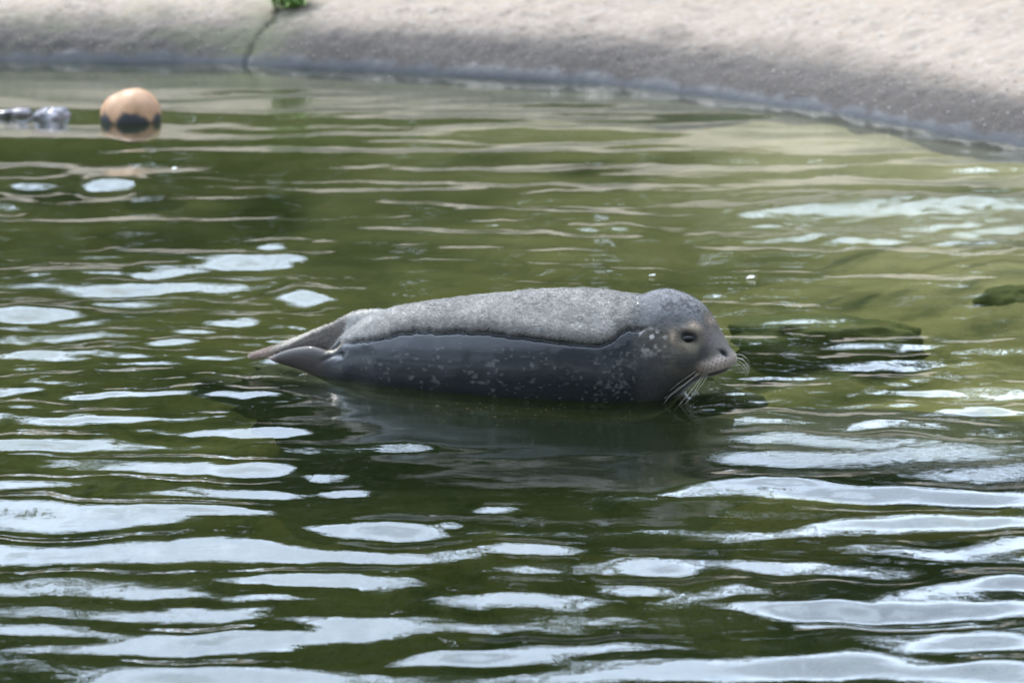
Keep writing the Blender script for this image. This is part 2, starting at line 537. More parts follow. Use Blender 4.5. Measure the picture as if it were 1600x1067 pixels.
# broad ripples that turn their near faces to the sky: photo centre x, y, half width, half height, strength
RIPPLES = [
    (130, 695, 130, 9, 1), (245, 667, 105, 11, 1), (430, 676, 75, 6, .9), (170, 728, 210, 9, 1), (400, 732, 60, 8, .9), (500, 747, 58, 7, .85),
    (200, 778, 120, 6, .9), (110, 816, 190, 17, 1), (300, 795, 60, 7, .8), (560, 829, 90, 10, 1), (220, 866, 200, 16, 1), (200, 918, 220, 14, 1),
    (480, 905, 80, 9, .8), (200, 960, 230, 11, 1), (60, 988, 90, 7, .9), (540, 981, 95, 12, 1), (260, 1008, 190, 12, 1), (740, 1026, 90, 8, .95),
    (270, 1052, 160, 12, 1), (840, 857, 50, 6, .95), (1005, 880, 58, 9, 1), (975, 916, 58, 7, 1), (715, 816, 28, 5, .85), (790, 797, 30, 4, .8),
    (545, 772, 30, 4, .8), (640, 700, 50, 5, .75),
    (1290, 890, 180, 11, 1), (1300, 921, 180, 8, 1), (1420, 942, 200, 15, 1), (1260, 953, 70, 8, .95), (1480, 1000, 140, 12, 1),
    (1400, 1036, 140, 14, 1), (1540, 1052, 90, 12, 1), (1340, 826, 120, 9, 1), (1490, 805, 130, 16, 1), (1460, 776, 140, 9, .9), (1560, 845, 70, 9, .9),
    (1225, 761, 70, 4, .85), (1570, 910, 60, 8, .8),
    (1010, 1030, 150, 13, -.9), (880, 978, 200, 14, -1), (1110, 890, 45, 10, -1), (640, 858, 80, 11, -1), (770, 912, 120, 11, -1), (1290, 544, 130, 8, -.8), (1110, 800, 60, 9, -.6), (1010, 845, 110, 10, -.4), (1000, 945, 110, 8, -.4),
    (60, 270, 50, 5, 1), (60, 286, 55, 6, 1), (170, 290, 34, 6, 1), (30, 321, 35, 5, .9), (100, 436, 90, 8, 1), (150, 453, 95, 7, 1),
    (180, 472, 90, 6, .9), (250, 425, 50, 7, 1), (370, 415, 90, 9, 1), (325, 446, 65, 7, 1), (420, 441, 36, 6, 1), (466, 463, 46, 8, 1),
    (55, 493, 65, 8, 1), (100, 509, 55, 5, .9), (250, 541, 40, 5, .8), (60, 562, 62, 6, .9), (75, 598, 65, 5, .95), (50, 636, 55, 5, .95),
    (255, 638, 90, 8, .9), (350, 500, 45, 6, .75), (280, 520, 40, 4, .7), (420, 385, 35, 5, .75), (495, 388, 30, 4, .6), (-150, 470, 90, 9, 1),
    (-180, 700, 130, 12, 1), (-150, 870, 170, 14, 1), (1750, 800, 120, 14, 1), (1760, 960, 140, 14, 1), (-150, 560, 90, 8, 1),
    (905, 361, 28, 4, .8), (960, 357, 30, 4, .8), (1130, 463, 26, 3, .8), (1240, 527, 16, 4, .6), (1330, 436, 60, 4, .6),
    (1250, 690, 90, 8, .8), (1400, 705, 140, 10, .9), (1540, 730, 100, 12, .9), (1330, 722, 120, 8, .7), (1500, 752, 120, 6, .8),
    (1250, 335, 180, 8, .86), (1450, 325, 180, 10, .88), (1500, 352, 150, 9, .86), (1150, 352, 90, 6, .8), (1300, 372, 200, 6, .7),
    (1550, 635, 40, 4, .7), (1450, 660, 90, 5, .6),
]


_v = np.linspace(-4, 4, 1601)
_sl = 2 * (np.exp(-_v ** 4) - 0.5 * np.exp(-(_v / 2) ** 4))
_H = np.concatenate([[0], np.cumsum((_sl[1:] + _sl[:-1]) / 2 * np.diff(_v))])
_H -= np.linspace(0, 1, len(_H)) * _H[-1]


def photo_xy(x, y):
    # inverse of on_plane for z = 0, used only to know how finely to model and where rough water lies
    dy, dz = y, -CAM_H
    f = dy * FWD[1] + dz * FWD[2]
    u = dy * UPV[1] + dz * UPV[2]
    return 800 + FPX * x / f, 533.5 - FPX * u / f


def water_h(x, y):
    px, py = photo_xy(x, y)
    yj = 0.022 * N1.fbm(x * 5.5 + 9, y * 1.5, oct=3)
    xw = x + 0.05 * N1(x * 2.2, y * 1.6) + 0.02 * N2(x * 7, y * 5)
    yw = y + 0.05 * N2(x * 1.7, y * 1.3) + 0.018 * N3(x * 6.5, y * 4) + yj
    h = np.zeros_like(x)
    for (cx, cy, hw, hh, s) in RIPPLES:
        c = on_plane(cx, cy)
        s = s * np.interp(cy, [300, 500, 700, 1000], [1.30, 1.12, 0.88, 0.68])
        sc_ = (cy + 767) / CAM_H
        sd_ = sc_ / FPX * CAM_H
        sx, sy = hw / sc_ / 0.90, 0.88 * hh / (sc_ * math.sin(math.atan(sd_))) / 0.62
        u, v = (xw - c[0]) / sx, (yw - c[1]) / sy
        k = (np.abs(u) < 1.7) & (np.abs(v) < 3.9)
        h[k] += 0.128 * s * sy * np.interp(v[k], _v, _H) * np.exp(-np.abs(u[k]) ** 2.6)
    far = sstep(420, 200, py)
    calm = np.exp(-((px - 870) / 330) ** 2 - ((py - 810) / 240) ** 2)
    edge = sstep(110, 320, py)
    fore = sstep(560, 800, py)
    gust = 0.45 + 1.1 * sstep(-0.5, 0.6, N2.fbm(x * 0.9, y * 0.55, oct=3))
    amp = (0.007 + 0.036 * edge) * (1 - 0.85 * calm) * gust * 1.1
    h += waves(xw, yw, 26, 0.16, 0.55, 0.20, 1.0, 5) * amp * (1 + 0.5 * calm)
    h += waves(xw, yw, 18, 0.11, 0.24, 0.25, 1.0, 15) * 0.020 * calm * (0.85 - 0.1 * fore) * (1 - 0.45 * far)
    h += waves(xw, yw, 22, 0.07, 0.16, 0.45, 1.0, 6) * amp * (0.5 - 0.40 * fore) * (1 - 0.7 * far)
    h += waves(xw, yw, 14, 0.45, 1.1, 0.25, 1.0, 9) * 0.022 * far * sstep(105, 200, py)
    # ruffled water over the two shallow rocks and in the left shallows
    q1 = np.exp(-((px - 1400) / 320) ** 4 - ((py - 342 - (px - 1400) * 0.02) / 42) ** 4)
    ax = 712 + (px - 1360) * 0.105
    q2 = np.exp(-((px - 1420) / 300) ** 4 - ((py - ax) / 32) ** 4)
    q3 = 0.8 * np.exp(-((px - 250) / 330) ** 2 - ((py - 470) / 90) ** 2)
    ruf = np.clip(q1 + q2 + q3, 0, 1)
    patch = sstep(-0.25, 0.45, N1.fbm(x * 3.1, y * 2.1, oct=3))
    h += waves(x, y, 40, 0.030, 0.075, 0.8, 1.0, 8) * 0.8 * ruf * (1 - 0.8 * q1) * 0.085 * (0.35 + 0.65 * patch)
    h += waves(x, y, 40, 0.075, 0.17, 0.7, 1.0, 12) * q1 * 0.15 * (0.3 + 0.7 * patch)
    h += waves(x, y, 30, 0.06, 0.15, 0.6, 1.0, 14) * q3 * 0.075 * (0.4 + 0.8 * patch)
    # the sheet of water drawn down over the right-hand rock
    h += 0.010 * np.exp(-((px - 1420) / 300) ** 4 - ((py - ax) / 40) ** 2)
    return h, np.clip(q1 + q2 + 0.6 * q3, 0, 1)


def spaced(lo, a, b, hi, step, g):
    mid = np.arange(a, b + step, step)
    left, right = [a], [b + step]
    s = step
    while left[-1] > lo:
        s *= g; left.append(left[-1] - s)
    s = step
    while right[-1] < hi:
        s *= g; right.append(right[-1] + s)
    return np.concatenate([np.array(left[1:])[::-1], mid, np.array(right[1:])])


gx = spaced(-9000, -250, 1850, 9000, 2.7, 1.10)
gy = spaced(62, 64, 1250, 9000, 2.1, 1.12)
gy = np.sort(np.concatenate([gy[(gy < 588) | (gy > 650)], np.arange(588.3, 650, 0.6)]))
GX, GY = np.meshgrid(gx, gy)
W = on_plane(GX, GY)
wx, wy = W[..., 0], W[..., 1]
wh, wr = water_h(wx, wy)

# ------------------------------------------------------------------ the seal
# local frame: X along the body to the head, Y to the far side, Z up; profile numbers in photo pixels
PXM = 545.0
CY = math.cos(R(15.5))


def base_line(a):
    return 585 + (a - 530) * 0.065


A0, NECK, STRETCH = 770.0, 985.0, 1.06


def toX(a):
    a = np.asarray(a, float)
    return np.where(a < NECK, (a - A0), (NECK - A0) + (a - NECK) * STRETCH) / (PXM * CY)


def toA(X):
    q = np.asarray(X, float) * PXM * CY
    n = NECK - A0
    return np.where(q < n, q + A0, NECK + (q - n) / STRETCH)


def toZ(a, b):
    return (base_line(a) - np.asarray(b, float)) / (PXM * 0.974)


def toB(X, Z):
    return base_line(toA(X)) - Z * PXM * 0.974


def catmull(P, n):
    P = np.asarray(P, float)
    out = []
    for i in range(len(P) - 1):
        p0, p1, p2, p3 = P[max(i - 1, 0)], P[i], P[i + 1], P[min(i + 2, len(P) - 1)]
        for t in np.linspace(0, 1, n, endpoint=False):
            out.append(0.5 * (2 * p1 + (p2 - p0) * t + (2 * p0 - 5 * p1 + 4 * p2 - p3) * t**2 + (3 * p1 - p0 - 3 * p2 + p3) * t**3))
    out.append(P[-1])
    return np.array(out)


def loft(stations, lat=0.0, n=10, na=96, low=0.10, latf=None):
    """stations (x top, y top, x bottom, y bottom, half width) in photo pixels"""
    st = catmull(stations, n)
    th = np.linspace(0, 2 * np.pi, na, endpoint=False)
    V = []
    for i, (xt, yt, xb, yb, wd) in enumerate(st):
        X0, Z0, X1, Z1 = toX(xt), toZ(xt, yt), toX(xb), toZ(xb, yb)
        c, s = np.cos(th), np.sin(th)
        k = np.sign(c) * np.abs(c) ** 0.94
        cx, cz = (X0 + X1) / 2, (Z0 + Z1) / 2
        px = cx + (X0 - X1) / 2 * k
        pz = cz + (Z0 - Z1) / 2 * k
        l = lat if latf is None else latf(i / (len(st) - 1))
        py = l + max(wd, 0.5) / PXM * s * (1 - low * c)
        V.append(np.stack([px, py, pz], -1))
    V = np.array(V)
    nr = len(V)
    idx = np.arange(nr * na).reshape(nr, na)
    idx = np.concatenate([idx, idx[:, :1]], 1)
    F = np.stack([idx[:-1, :-1], idx[:-1, 1:], idx[1:, 1:], idx[1:, :-1]], -1).reshape(-1, 4).tolist()
    F.append(list(range(na))[::-1])
    F.append(list(range((nr - 1) * na, nr * na)))
    return V.reshape(-1, 3), F


body_st = [(492, 556, 494, 572, 8), (502, 546, 504, 580, 18), (520, 530, 519, 594, 32), (545, 510, 543, 608, 46), (573, 493, 570, 620, 58),
           (602, 482.5, 601, 630, 70), (650, 474, 650, 640, 82), (700, 468, 700, 646, 90), (760, 462, 760, 650, 98), (820, 457, 820, 654, 104),
           (880, 454, 880, 657, 106), (930, 456, 932, 659, 104), (965, 460.5, 970, 660, 100), (988, 463.5, 998, 659, 92), (1005, 459.5, 1022, 655, 82),
           (1028, 451, 1043, 645, 74), (1050, 450.5, 1058, 628, 65), (1072, 457, 1074, 609, 59), (1090, 467, 1088, 597, 53), (1105, 481, 1101, 589, 45),
           (1116, 497, 1113, 585, 38), (1127, 515, 1125, 581, 33), (1138, 532, 1136, 577, 29), (1147, 544, 1144, 571, 22), (1151.5, 551, 1149.5, 566, 12),
           (1153, 556, 1152, 562, 4)]
far_flip = [(620, 496, 620, 545, 14), (590, 489, 585, 545, 17), (566, 486, 560, 556, 17), (540, 488, 530, 562, 15), (508, 499, 498, 560, 13), (470, 515, 462, 556, 11),
            (430, 532, 424, 553, 10), (396, 543, 391, 559, 9), (376, 548, 373, 560, 7), (367, 551.5, 367, 557, 2.5)]
near_flip = [(590, 545, 580, 612, 22), (556, 545, 552, 610, 22), (530, 549, 528, 601, 20), (508, 540, 503, 591, 16), (478, 534, 472, 578, 13), (450, 538, 446, 569, 11),
             (425, 545, 422, 563, 9), (409, 552, 408, 558, 5), (402, 554, 402, 556, 1.5)]
bm = bmesh.new()
for V, F in (loft(body_st), loft(far_flip, n=8, na=40, low=0, latf=lambda t: 0.045 - 0.035 * t),
             loft(near_flip, n=8, na=40, low=0, latf=lambda t: -0.05 + 0.045 * t)):
    vs = [bm.verts.new(v) for v in V]
    for f in F:
        bm.faces.new([vs[i] for i in f])
bmesh.ops.recalc_face_normals(bm, faces=bm.faces)
me = bpy.data.meshes.new("seal_base")
bm.to_mesh(me); bm.free()
tmp = bpy.data.objects.new("seal_base", me)
COL.objects.link(tmp)
md = tmp.modifiers.new("r", 'REMESH'); md.mode = 'VOXEL'; md.voxel_size = 0.0032
md = tmp.modifiers.new("s", 'SMOOTH'); md.iterations = 4; md.factor = 0.5
dg = bpy.context.evaluated_depsgraph_get()
seal_me = bpy.data.meshes.new_from_object(tmp.evaluated_get(dg))
bpy.data.objects.remove(tmp)
seal_me.name = "seal"


def get_co(me):
    a = np.empty(len(me.vertices) * 3, np.float32); me.vertices.foreach_get("co", a); return a.reshape(-1, 3).astype(float)


def get_no(me):
    a = np.empty(len(me.vertices) * 3, np.float32); me.vertex_normals.foreach_get("vector", a); return a.reshape(-1, 3).astype(float)


P = get_co(seal_me)
# ease the flippers into the hips
ed = np.empty(len(seal_me.edges) * 2, np.int32); seal_me.edges.foreach_get("vertices", ed); ed = ed.reshape(-1, 2)
aa = toA(P[:, 0])
hipw = sstep(475, 510, aa) * sstep(575, 545, aa)
ed = ed[(hipw[ed[:, 0]] > 0) | (hipw[ed[:, 1]] > 0)]
deg = np.bincount(ed.ravel(), minlength=len(P)).astype(float)
for _ in range(45):
    acc = np.zeros_like(P)
    for k in range(3):
        acc[:, k] = np.bincount(ed[:, 0], P[ed[:, 1], k], len(P)) + np.bincount(ed[:, 1], P[ed[:, 0], k], len(P))
    P = P + (acc / np.maximum(deg, 1)[:, None] - P) * (hipw * (deg > 2) * 0.6)[:, None]
seal_me.vertices.foreach_set("co", P.astype(np.float32).ravel()); seal_me.update()
NO = get_no(seal_me)
lat = P[:, 1]
a_ = toA(P[:, 0]); b_ = toB(P[:, 0], P[:, 2])
# profile position of a point as seen a little from above and ahead: the flanks bulge sideways
b_ = b_ + np.abs(lat) * PXM * 0.22
a_ = a_ - np.abs(lat) * PXM * (0.27 * sstep(520, 640, a_) + 0.18 * sstep(985, 1060, a_))


def poly(xs, pts):
    return np.interp(xs, [p[0] for p in pts], [p[1] for p in pts])


# photo profile height of the edge where dry fur ends
FURLINE = [(500, 548), (516, 546), (530, 535), (545, 530), (575, 527), (610, 520), (650, 515.5), (700, 515.5), (750, 518), (800, 523), (850, 531),
           (900, 537), (940, 539), (960, 530), (972, 520), (985, 514), (1010, 511), (1030, 511), (1060, 505)]
jag = 1.2 * N1(a_ * 0.045, lat * 8) + 1.0 * N3(a_ * 0.13, lat * 9) + 1.3 * N2(a_ * 0.33, lat * 20)
dline = poly(a_, FURLINE) + jag - b_            # >0 : above the line, in the dry fur
isfl = a_ < 560
farfl = (a_ < 575) & (lat > 0.0)
dry = sstep(-1.5, 2.5, dline)
dry = np.where(isfl & (lat > -0.005) & (a_ < 525), 1.0, dry)
tailmix = sstep(410, 385, a_)
dry = np.where((a_ < 530) & (lat <= -0.005), np.maximum(tailmix, 0), dry)
headw = sstep(985, 1015, a_)
dry_fur = dry * (1 - headw)
# the fur stands proud of the wet skin
P += NO * (0.007 * dry_fur * sstep(505, 540, a_) * sstep(-1, 6, dline))[:, None]
P -= NO * (0.005 * np.exp(-((dline + 2) / 3.0) ** 2) * (1 - sstep(1000, 1030, a_)) * sstep(530, 560, a_))[:, None]


P += NO * (0.007 * np.exp(-((dline - 15) / 13) ** 2) * dry_fur * sstep(640, 760, a_) * sstep(985, 950, a_))[:, None]


def G(ca, cb, ra, rb, rot=0.0, p=2):
    u, v = a_ - ca, b_ - cb
    c, s = math.cos(rot), math.sin(rot)
    return np.exp(-(np.abs((u * c + v * s) / ra) ** p) - np.abs((-u * s + v * c) / rb) ** p)


side = np.sign(lat)
# head modelling: brow, eye socket, cheek, muzzle pads, stop, nostrils, lip line, ear hollow, neck crease
def push(wgt, d):
    global P
    P = P + NO * (wgt * d)[:, None]


push(G(1078, 511, 14, 6), 0.005)
push(G(1078, 525, 13, 9), -0.006)
push(G(1098, 540, 9, 14, 0.3), -0.004)
push(G(1118, 566, 22, 11, -0.35), 0.0065 )
push(G(1072, 560, 26, 22), 0.005)
push(G(1034, 522, 5, 4), -0.003)
push(G(1000, 500, 9, 50), -0.006)
push(np.exp(-((b_ - (571 + (1140 - a_) * 0.36)) / 1.6) ** 2) * sstep(1096, 1104, a_), -0.004)
nost = G(1135, 547, 7.5, 4.0, 0.6)
push(nost, -0.009)
push(G(1129, 541, 7, 3, 0.5), 0.002)
# skin folds on the neck, fold pocket at the tail
push(np.exp(-((a_ - 1000 - 26 * np.sin((b_ - 520) / 45)) / 8) ** 2) * sstep(525, 545, b_) * sstep(620, 585, b_), -0.003)
push(G(530, 552, 9, 6), -0.008)
push(G(512, 556, 14, 4, -0.5), -0.004)
P = P + NO * (0.0022 * N3.fbm(P[:, 0] * 14, P[:, 1] * 14, P[:, 2] * 14, oct=2))[:, None] * 0.6

fr_ = sstep(520, 480, a_) * sstep(390, 410, a_)
push(fr_ * (lat > 0) * np.cos((b_ - np.interp(a_, [380, 405, 436, 470, 508, 540], [552, 545, 535, 521, 506, 495])) * 2 * np.pi / np.interp(a_, [390, 510], [3.5, 10])), 0.0004)

# ---- colouring of the coat (its own markings, with shade painted along the fur edge)
n1 = N1.fbm(P[:, 0] * 30, P[:, 1] * 30, P[:, 2] * 30, oct=3)
n2 = N2.fbm(P[:, 0] * 75, P[:, 1] * 75, P[:, 2] * 75, oct=2)
n2b = N2.fbm(P[:, 0] * 120, P[:, 1] * 150, P[:, 2] * 150, oct=2)
n3 = N3.fbm(P[:, 0] * 9, P[:, 1] * 9, P[:, 2] * 9, oct=3)


def lerp(A, Bc, t):
    return A * (1 - t)[:, None] + np.asarray(Bc)[None, :] * t[:, None]


colr = np.tile(np.array([0.0095, 0.0105, 0.0125]), (len(P), 1))                     # wet skin
fl = sstep(0.36, 0.95, N3.fbm(P[:, 0] * 75, P[:, 1] * 130, P[:, 2] * 130, oct=2) + 0.45 * N1.fbm(P[:, 0] * 17, P[:, 1] * 17, P[:, 2] * 17 + 9, oct=2) - 0.05)
colr = lerp(colr, (0.21, 0.205, 0.19), fl * 0.26 * sstep(535, 600, a_) * sstep(-8, -32, dline))           # pale flecks
drycol = np.tile(np.array([0.265, 0.246, 0.222]), (len(P), 1))
drycol = lerp(drycol, (0.09, 0.086, 0.085), sstep(0.15, 0.8, 0.4 * n1 + 0.9 * n2b) * 0.58)
drycol = lerp(drycol, (0.37, 0.345, 0.312), sstep(0.1, 0.8, n3) * 0.35)
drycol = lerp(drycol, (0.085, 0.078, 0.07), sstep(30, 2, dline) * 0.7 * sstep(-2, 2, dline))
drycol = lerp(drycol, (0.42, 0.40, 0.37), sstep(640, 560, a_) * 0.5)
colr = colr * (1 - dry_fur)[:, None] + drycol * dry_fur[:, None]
# tail flippers: brown, pale fringed edges
flip_brown = np.array([0.095, 0.077, 0.065])
t = np.where((a_ < 575) & (lat > 0.0) & (dline < 60) & (a_ < 530), 1.0, 0.0)
colr = lerp(colr, flip_brown, t * 0.85)
colr = lerp(colr, (0.038, 0.031, 0.027), ((a_ < 530) & (lat <= -0.005)) * sstep(525, 490, a_))
colr = lerp(colr, (0.27, 0.20, 0.16), sstep(425, 395, a_) * 0.9)
topedge = np.interp(a_, [380, 405, 436, 470, 508, 540, 566], [551, 543, 531, 515, 499, 488, 486]) + 3
colr = lerp(colr, (0.48, 0.43, 0.36), np.exp(-(np.maximum(b_ - topedge, 0) / 2.6) ** 2) * sstep(390, 440, a_) * (a_ < 566) * (lat > -0.01) * 0.9)
colr = lerp(colr, (0.35, 0.29, 0.21), np.exp(-(dline / 2.2) ** 2) * sstep(500, 508, a_) * sstep(545, 528, a_) * 0.8)
# head
hd = np.tile(np.array([0.085, 0.072, 0.054]), (len(P), 1))
hd = lerp(hd, (0.17, 0.165, 0.165), sstep(522, 495, b_) * sstep(1112, 1090, a_))                      # grey crown
hd = lerp(hd, (0.055, 0.052, 0.052), sstep(0.0, 0.9, 0.7 * n1 + 0.7 * n2b) * 0.7)
hd = lerp(hd, (0.05, 0.047, 0.045), G(1062, 500, 42, 13) * 0.55)
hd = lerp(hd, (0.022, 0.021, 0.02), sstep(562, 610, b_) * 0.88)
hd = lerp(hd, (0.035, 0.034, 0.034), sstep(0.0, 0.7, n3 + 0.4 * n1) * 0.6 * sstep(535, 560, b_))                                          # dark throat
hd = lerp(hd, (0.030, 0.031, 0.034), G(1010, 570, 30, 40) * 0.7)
hd = lerp(hd, (0.50, 0.46, 0.41), sstep(0.1, 0.5, n2 + 0.3 * n1) * (G(1012, 522, 30, 8, 0.1) + 0.4 * G(1015, 545, 30, 14)) * 0.9)
hd = lerp(hd, (0.42, 0.31, 0.22), G(1088, 507, 10, 7, 0.4) * 0.85 + G(1052, 524, 4, 9) * 0.7)      # tan brow
hd = lerp(hd, (0.34, 0.265, 0.18), G(1080, 525, 20, 15) * 0.85)
hd = lerp(hd, (0.18, 0.16, 0.11), G(1088, 541, 10, 10) * 0.7)
hd = lerp(hd, (0.028, 0.025, 0.022), np.clip(G(1102, 549, 10, 17, 0.4) * 1.3, 0, 1) * 0.95)       # dark cheek smudge
hd = lerp(hd, (0.11, 0.09, 0.085), G(1112, 525, 15, 18, -0.6) * 0.8)
hd = lerp(hd, (0.33, 0.25, 0.19), G(1112, 497, 6, 9, -0.5) * 0.55)                                    # brow of the far eye
pad = np.clip(G(1120, 566, 24, 12, -0.35, 4), 0, 1)
hd = lerp(hd, (0.42, 0.335, 0.275), pad * 0.85)
hd = lerp(hd, (0.26, 0.20, 0.165), G(1146, 558, 9, 13, 0, 4) * 0.8)
hd = lerp(hd, (0.34, 0.22, 0.15), G(1096, 574, 4, 9, -0.5) * 0.25)
for r_ in range(4):                                                                                # rows of whisker roots
    for q in range(6):
        wa, wb = 1100 + q * 6.8 + r_ * 1.5, 575 - q * 2.6 - r_ * 5.2 + 2
        hd = lerp(hd, (0.05, 0.04, 0.035), G(wa, wb, 1.5, 1.3) * 0.85)
hd = lerp(hd, (0.02, 0.018, 0.017), np.exp(-((b_ - (572.5 + (1140 - a_) * 0.36)) / 1.4) ** 2) * sstep(1096, 1104, a_) * 0.75)
hd = lerp(hd, (0.006, 0.006, 0.006), np.clip(nost * 1.8, 0, 1))
hd = lerp(hd, (0.012, 0.011, 0.011), np.clip(1.3 * G(1078.5, 524.5, 17.5, 9.5, 0.1, 3), 0, 1))       # dark lid rims
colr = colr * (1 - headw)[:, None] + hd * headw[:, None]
crease = np.exp(-((dline + 0.5) / 3.4) ** 2) * (1 - sstep(1000, 1015, a_)) * sstep(520, 545, a_)
colr = lerp(colr, (0.014, 0.013, 0.012), crease * np.clip(0.55 + 0.5 * N2(a_ * 0.05, lat * 5), 0, 0.9))  # shadow under the overhanging fur fold, painted as a dark line
wetv = (1 - np.maximum(dry_fur, np.where(a_ < 530, dry, 0))) * (1 - headw) + headw * np.clip(0.35 + 0.5 * sstep(560, 620, b_) - 0.35 * sstep(520, 495, b_), 0, 1)

wetv = wetv * (1 - 0.45 * sstep(530, 500, a_))

# ---- turning the head a little towards the viewer
TURN, XB0, XB1 = R(-11), float(toX(965)), float(toX(1070))


def bend(Q):
    Q = np.asarray(Q, float).reshape(-1, 3)
    xs = np.linspace(-2, 2, 4001)
    ph = TURN * sstep(XB0, XB1, xs)
    cx = np.concatenate([[0], np.cumsum((np.cos(ph)[1:] + np.cos(ph)[:-1]) / 2 * np.diff(xs))]) + xs[0]
    cyv = np.concatenate([[0], np.cumsum((np.sin(ph)[1:] + np.sin(ph)[:-1]) / 2 * np.diff(xs))])
    f = np.interp(Q[:, 0], xs, ph)
    X = np.interp(Q[:, 0], xs, cx) - np.sin(f) * Q[:, 1]
    Yv = np.interp(Q[:, 0], xs, cyv) + np.cos(f) * Q[:, 1]
    return np.stack([X, Yv, Q[:, 2]], -1)


P0 = P.copy()                                     # unbent, for placing eyes and whiskers
PB = bend(P)
seal_me.vertices.foreach_set("co", PB.astype(np.float32).ravel())
seal_me.polygons.foreach_set("use_smooth", np.ones(len(seal_me.polygons), bool))
seal_me.update()
cattr(seal_me, "coat", colr)
fattr(seal_me, "wet", wetv)

m = NB("seal_coat")
v = m.coord((7, 38, 38))
hairn = m.noise(6.0, 3, 0.6, v)
finen = m.noise(260, 2, 0.6, m.coord())
c = m.mix(m.ramp(hairn, 0.3, 0.7, 0.0, 0.35), m.attr("coat").outputs["Color"], (0.01, 0.01, 0.01))
wv = m.attr("wet").outputs["Fac"]
rough = m.math('SUBTRACT', 0.85, m.math('MULTIPLY', wv, 0.58))
bn = m.bump(hairn, 0.22, 0.004, m.bump(finen, 0.15, 0.002))
m.principled(Base_Color=c, Roughness=rough, Normal=bn, Specular_IOR_Level=m.math('ADD', 0.12, m.math('MULTIPLY', wv, 0.14)),
             Coat_Weight=m.math('MULTIPLY', wv, 0.40), Coat_Roughness=0.13)
seal = link("seal", seal_me, m.m)
tag(seal, "grey harbour seal with dry pale back and dark wet flank lying on a sunken rock", "seal")
so = on_plane(A0, base_line(A0))
seal.location = so
seal.rotation_euler = (0, 0, R(-15.5))


def surf(a, b, near=True):
    """surface point and normal of the unbent head at profile position a, b"""
    k = (lat < 0) if near else (lat > 0)
    d = (a_ - a) ** 2 + (b_ - b) ** 2 + (~k) * 1e9
    i = np.argsort(d)[:12]
    j = i[np.argmin(P0[i, 1] if near else -P0[i, 1])]
    return P0[j].copy(), NO[j].copy()


# eyes
m = NB("eye_gloss")
m.principled(Base_Color=(0.004, 0.0035, 0.003), Roughness=0.05, Specular_IOR_Level=0.25)
EYE = m.m
for near in (True, False):
    p, n = surf(1078.5, 524, near)
    bm = bmesh.new()
    bmesh.ops.create_uvsphere(bm, u_segments=24, v_segments=16, radius=0.023)
    for v_ in bm.verts:
        v_.co.z *= 0.7
    me = bpy.data.meshes.new("eye"); bm.to_mesh(me); bm.free()
    for f in me.polygons: f.use_smooth = True
    o = link("eye", me, EYE, seal)
    o.location = bend(p - n * 0.0145)[0]

# whiskers: thin tapered tubes, roots on the muzzle pads
m = NB("whisker_horn")
m.principled(Base_Color=(0.62, 0.58, 0.48), Roughness=0.4)
WHISK = m.m


def tube(pts, r0, r1, nseg=5):
    pts = catmull(pts, 5)
    V, F = [], []
    for i, p in enumerate(pts):
        d = Vector(pts[min(i + 1, len(pts) - 1)] - pts[max(i - 1, 0)]).normalized()
        e = d.orthogonal().normalized(); g = d.cross(e)
        r = r0 + (r1 - r0) * i / (len(pts) - 1)
        for k in range(nseg):
            an = 2 * math.pi * k / nseg
            V.append(np.array(Vector(p) + e * (math.cos(an) * r) + g * (math.sin(an) * r)))
    for i in range(len(pts) - 1):
        for k in range(nseg):
            k2 = (k + 1) % nseg
            F.append((i * nseg + k, i * nseg + k2, (i + 1) * nseg + k2, (i + 1) * nseg + k))
    return np.array(V), np.array(F)


NEARW = [((1096, 579), (1078, 596), (1058, 612), (1042, 634), 3), ((1099, 581), (1082, 594), (1062, 612), (1047, 622), 4), ((1093, 576), (1080, 586), (1066, 597), (1052, 610), 2),
         ((1103, 583), (1092, 600), (1080, 618), (1064, 640), 5), ((1107, 584), (1099, 598), (1092, 614), (1083, 628), 5), ((1111, 583), (1106, 596), (1100, 606), (1096, 616), 4)]
FARW = [((1146, 552), (1156, 553), (1164, 560), (1167, 570), -1), ((1148, 556), (1158, 560), (1166, 570), (1164, 580), -1), ((1147, 561), (1156, 568), (1162, 580), (1161, 588), -1),
        ((1144, 566), (1154, 576), (1158, 592), (1150, 606), -1), ((1142, 562), (1152, 566), (1157, 578), (1156, 590), -1)]
for pts, near in [(q, True) for q in NEARW] + [(q, False) for q in FARW]:
    p, n = surf(*pts[0], near)
    L = []
    for i, (a, b) in enumerate(pts[:4]):
        yy = p[1] + (-1 if near else 1) * (0.003 * pts[4] * i if near else 0.006 * i)
        L.append((p[0] + (a - pts[0][0]) * 1.04 / PXM, yy, p[2] - (b - pts[0][1]) / (PXM * 0.974)))
    L[0] = tuple(p - n * 0.002)
    V, F = tube(L, 0.0005, 0.0002)
    link("whisker", mesh_np("whisker", bend(V), F), WHISK, seal)

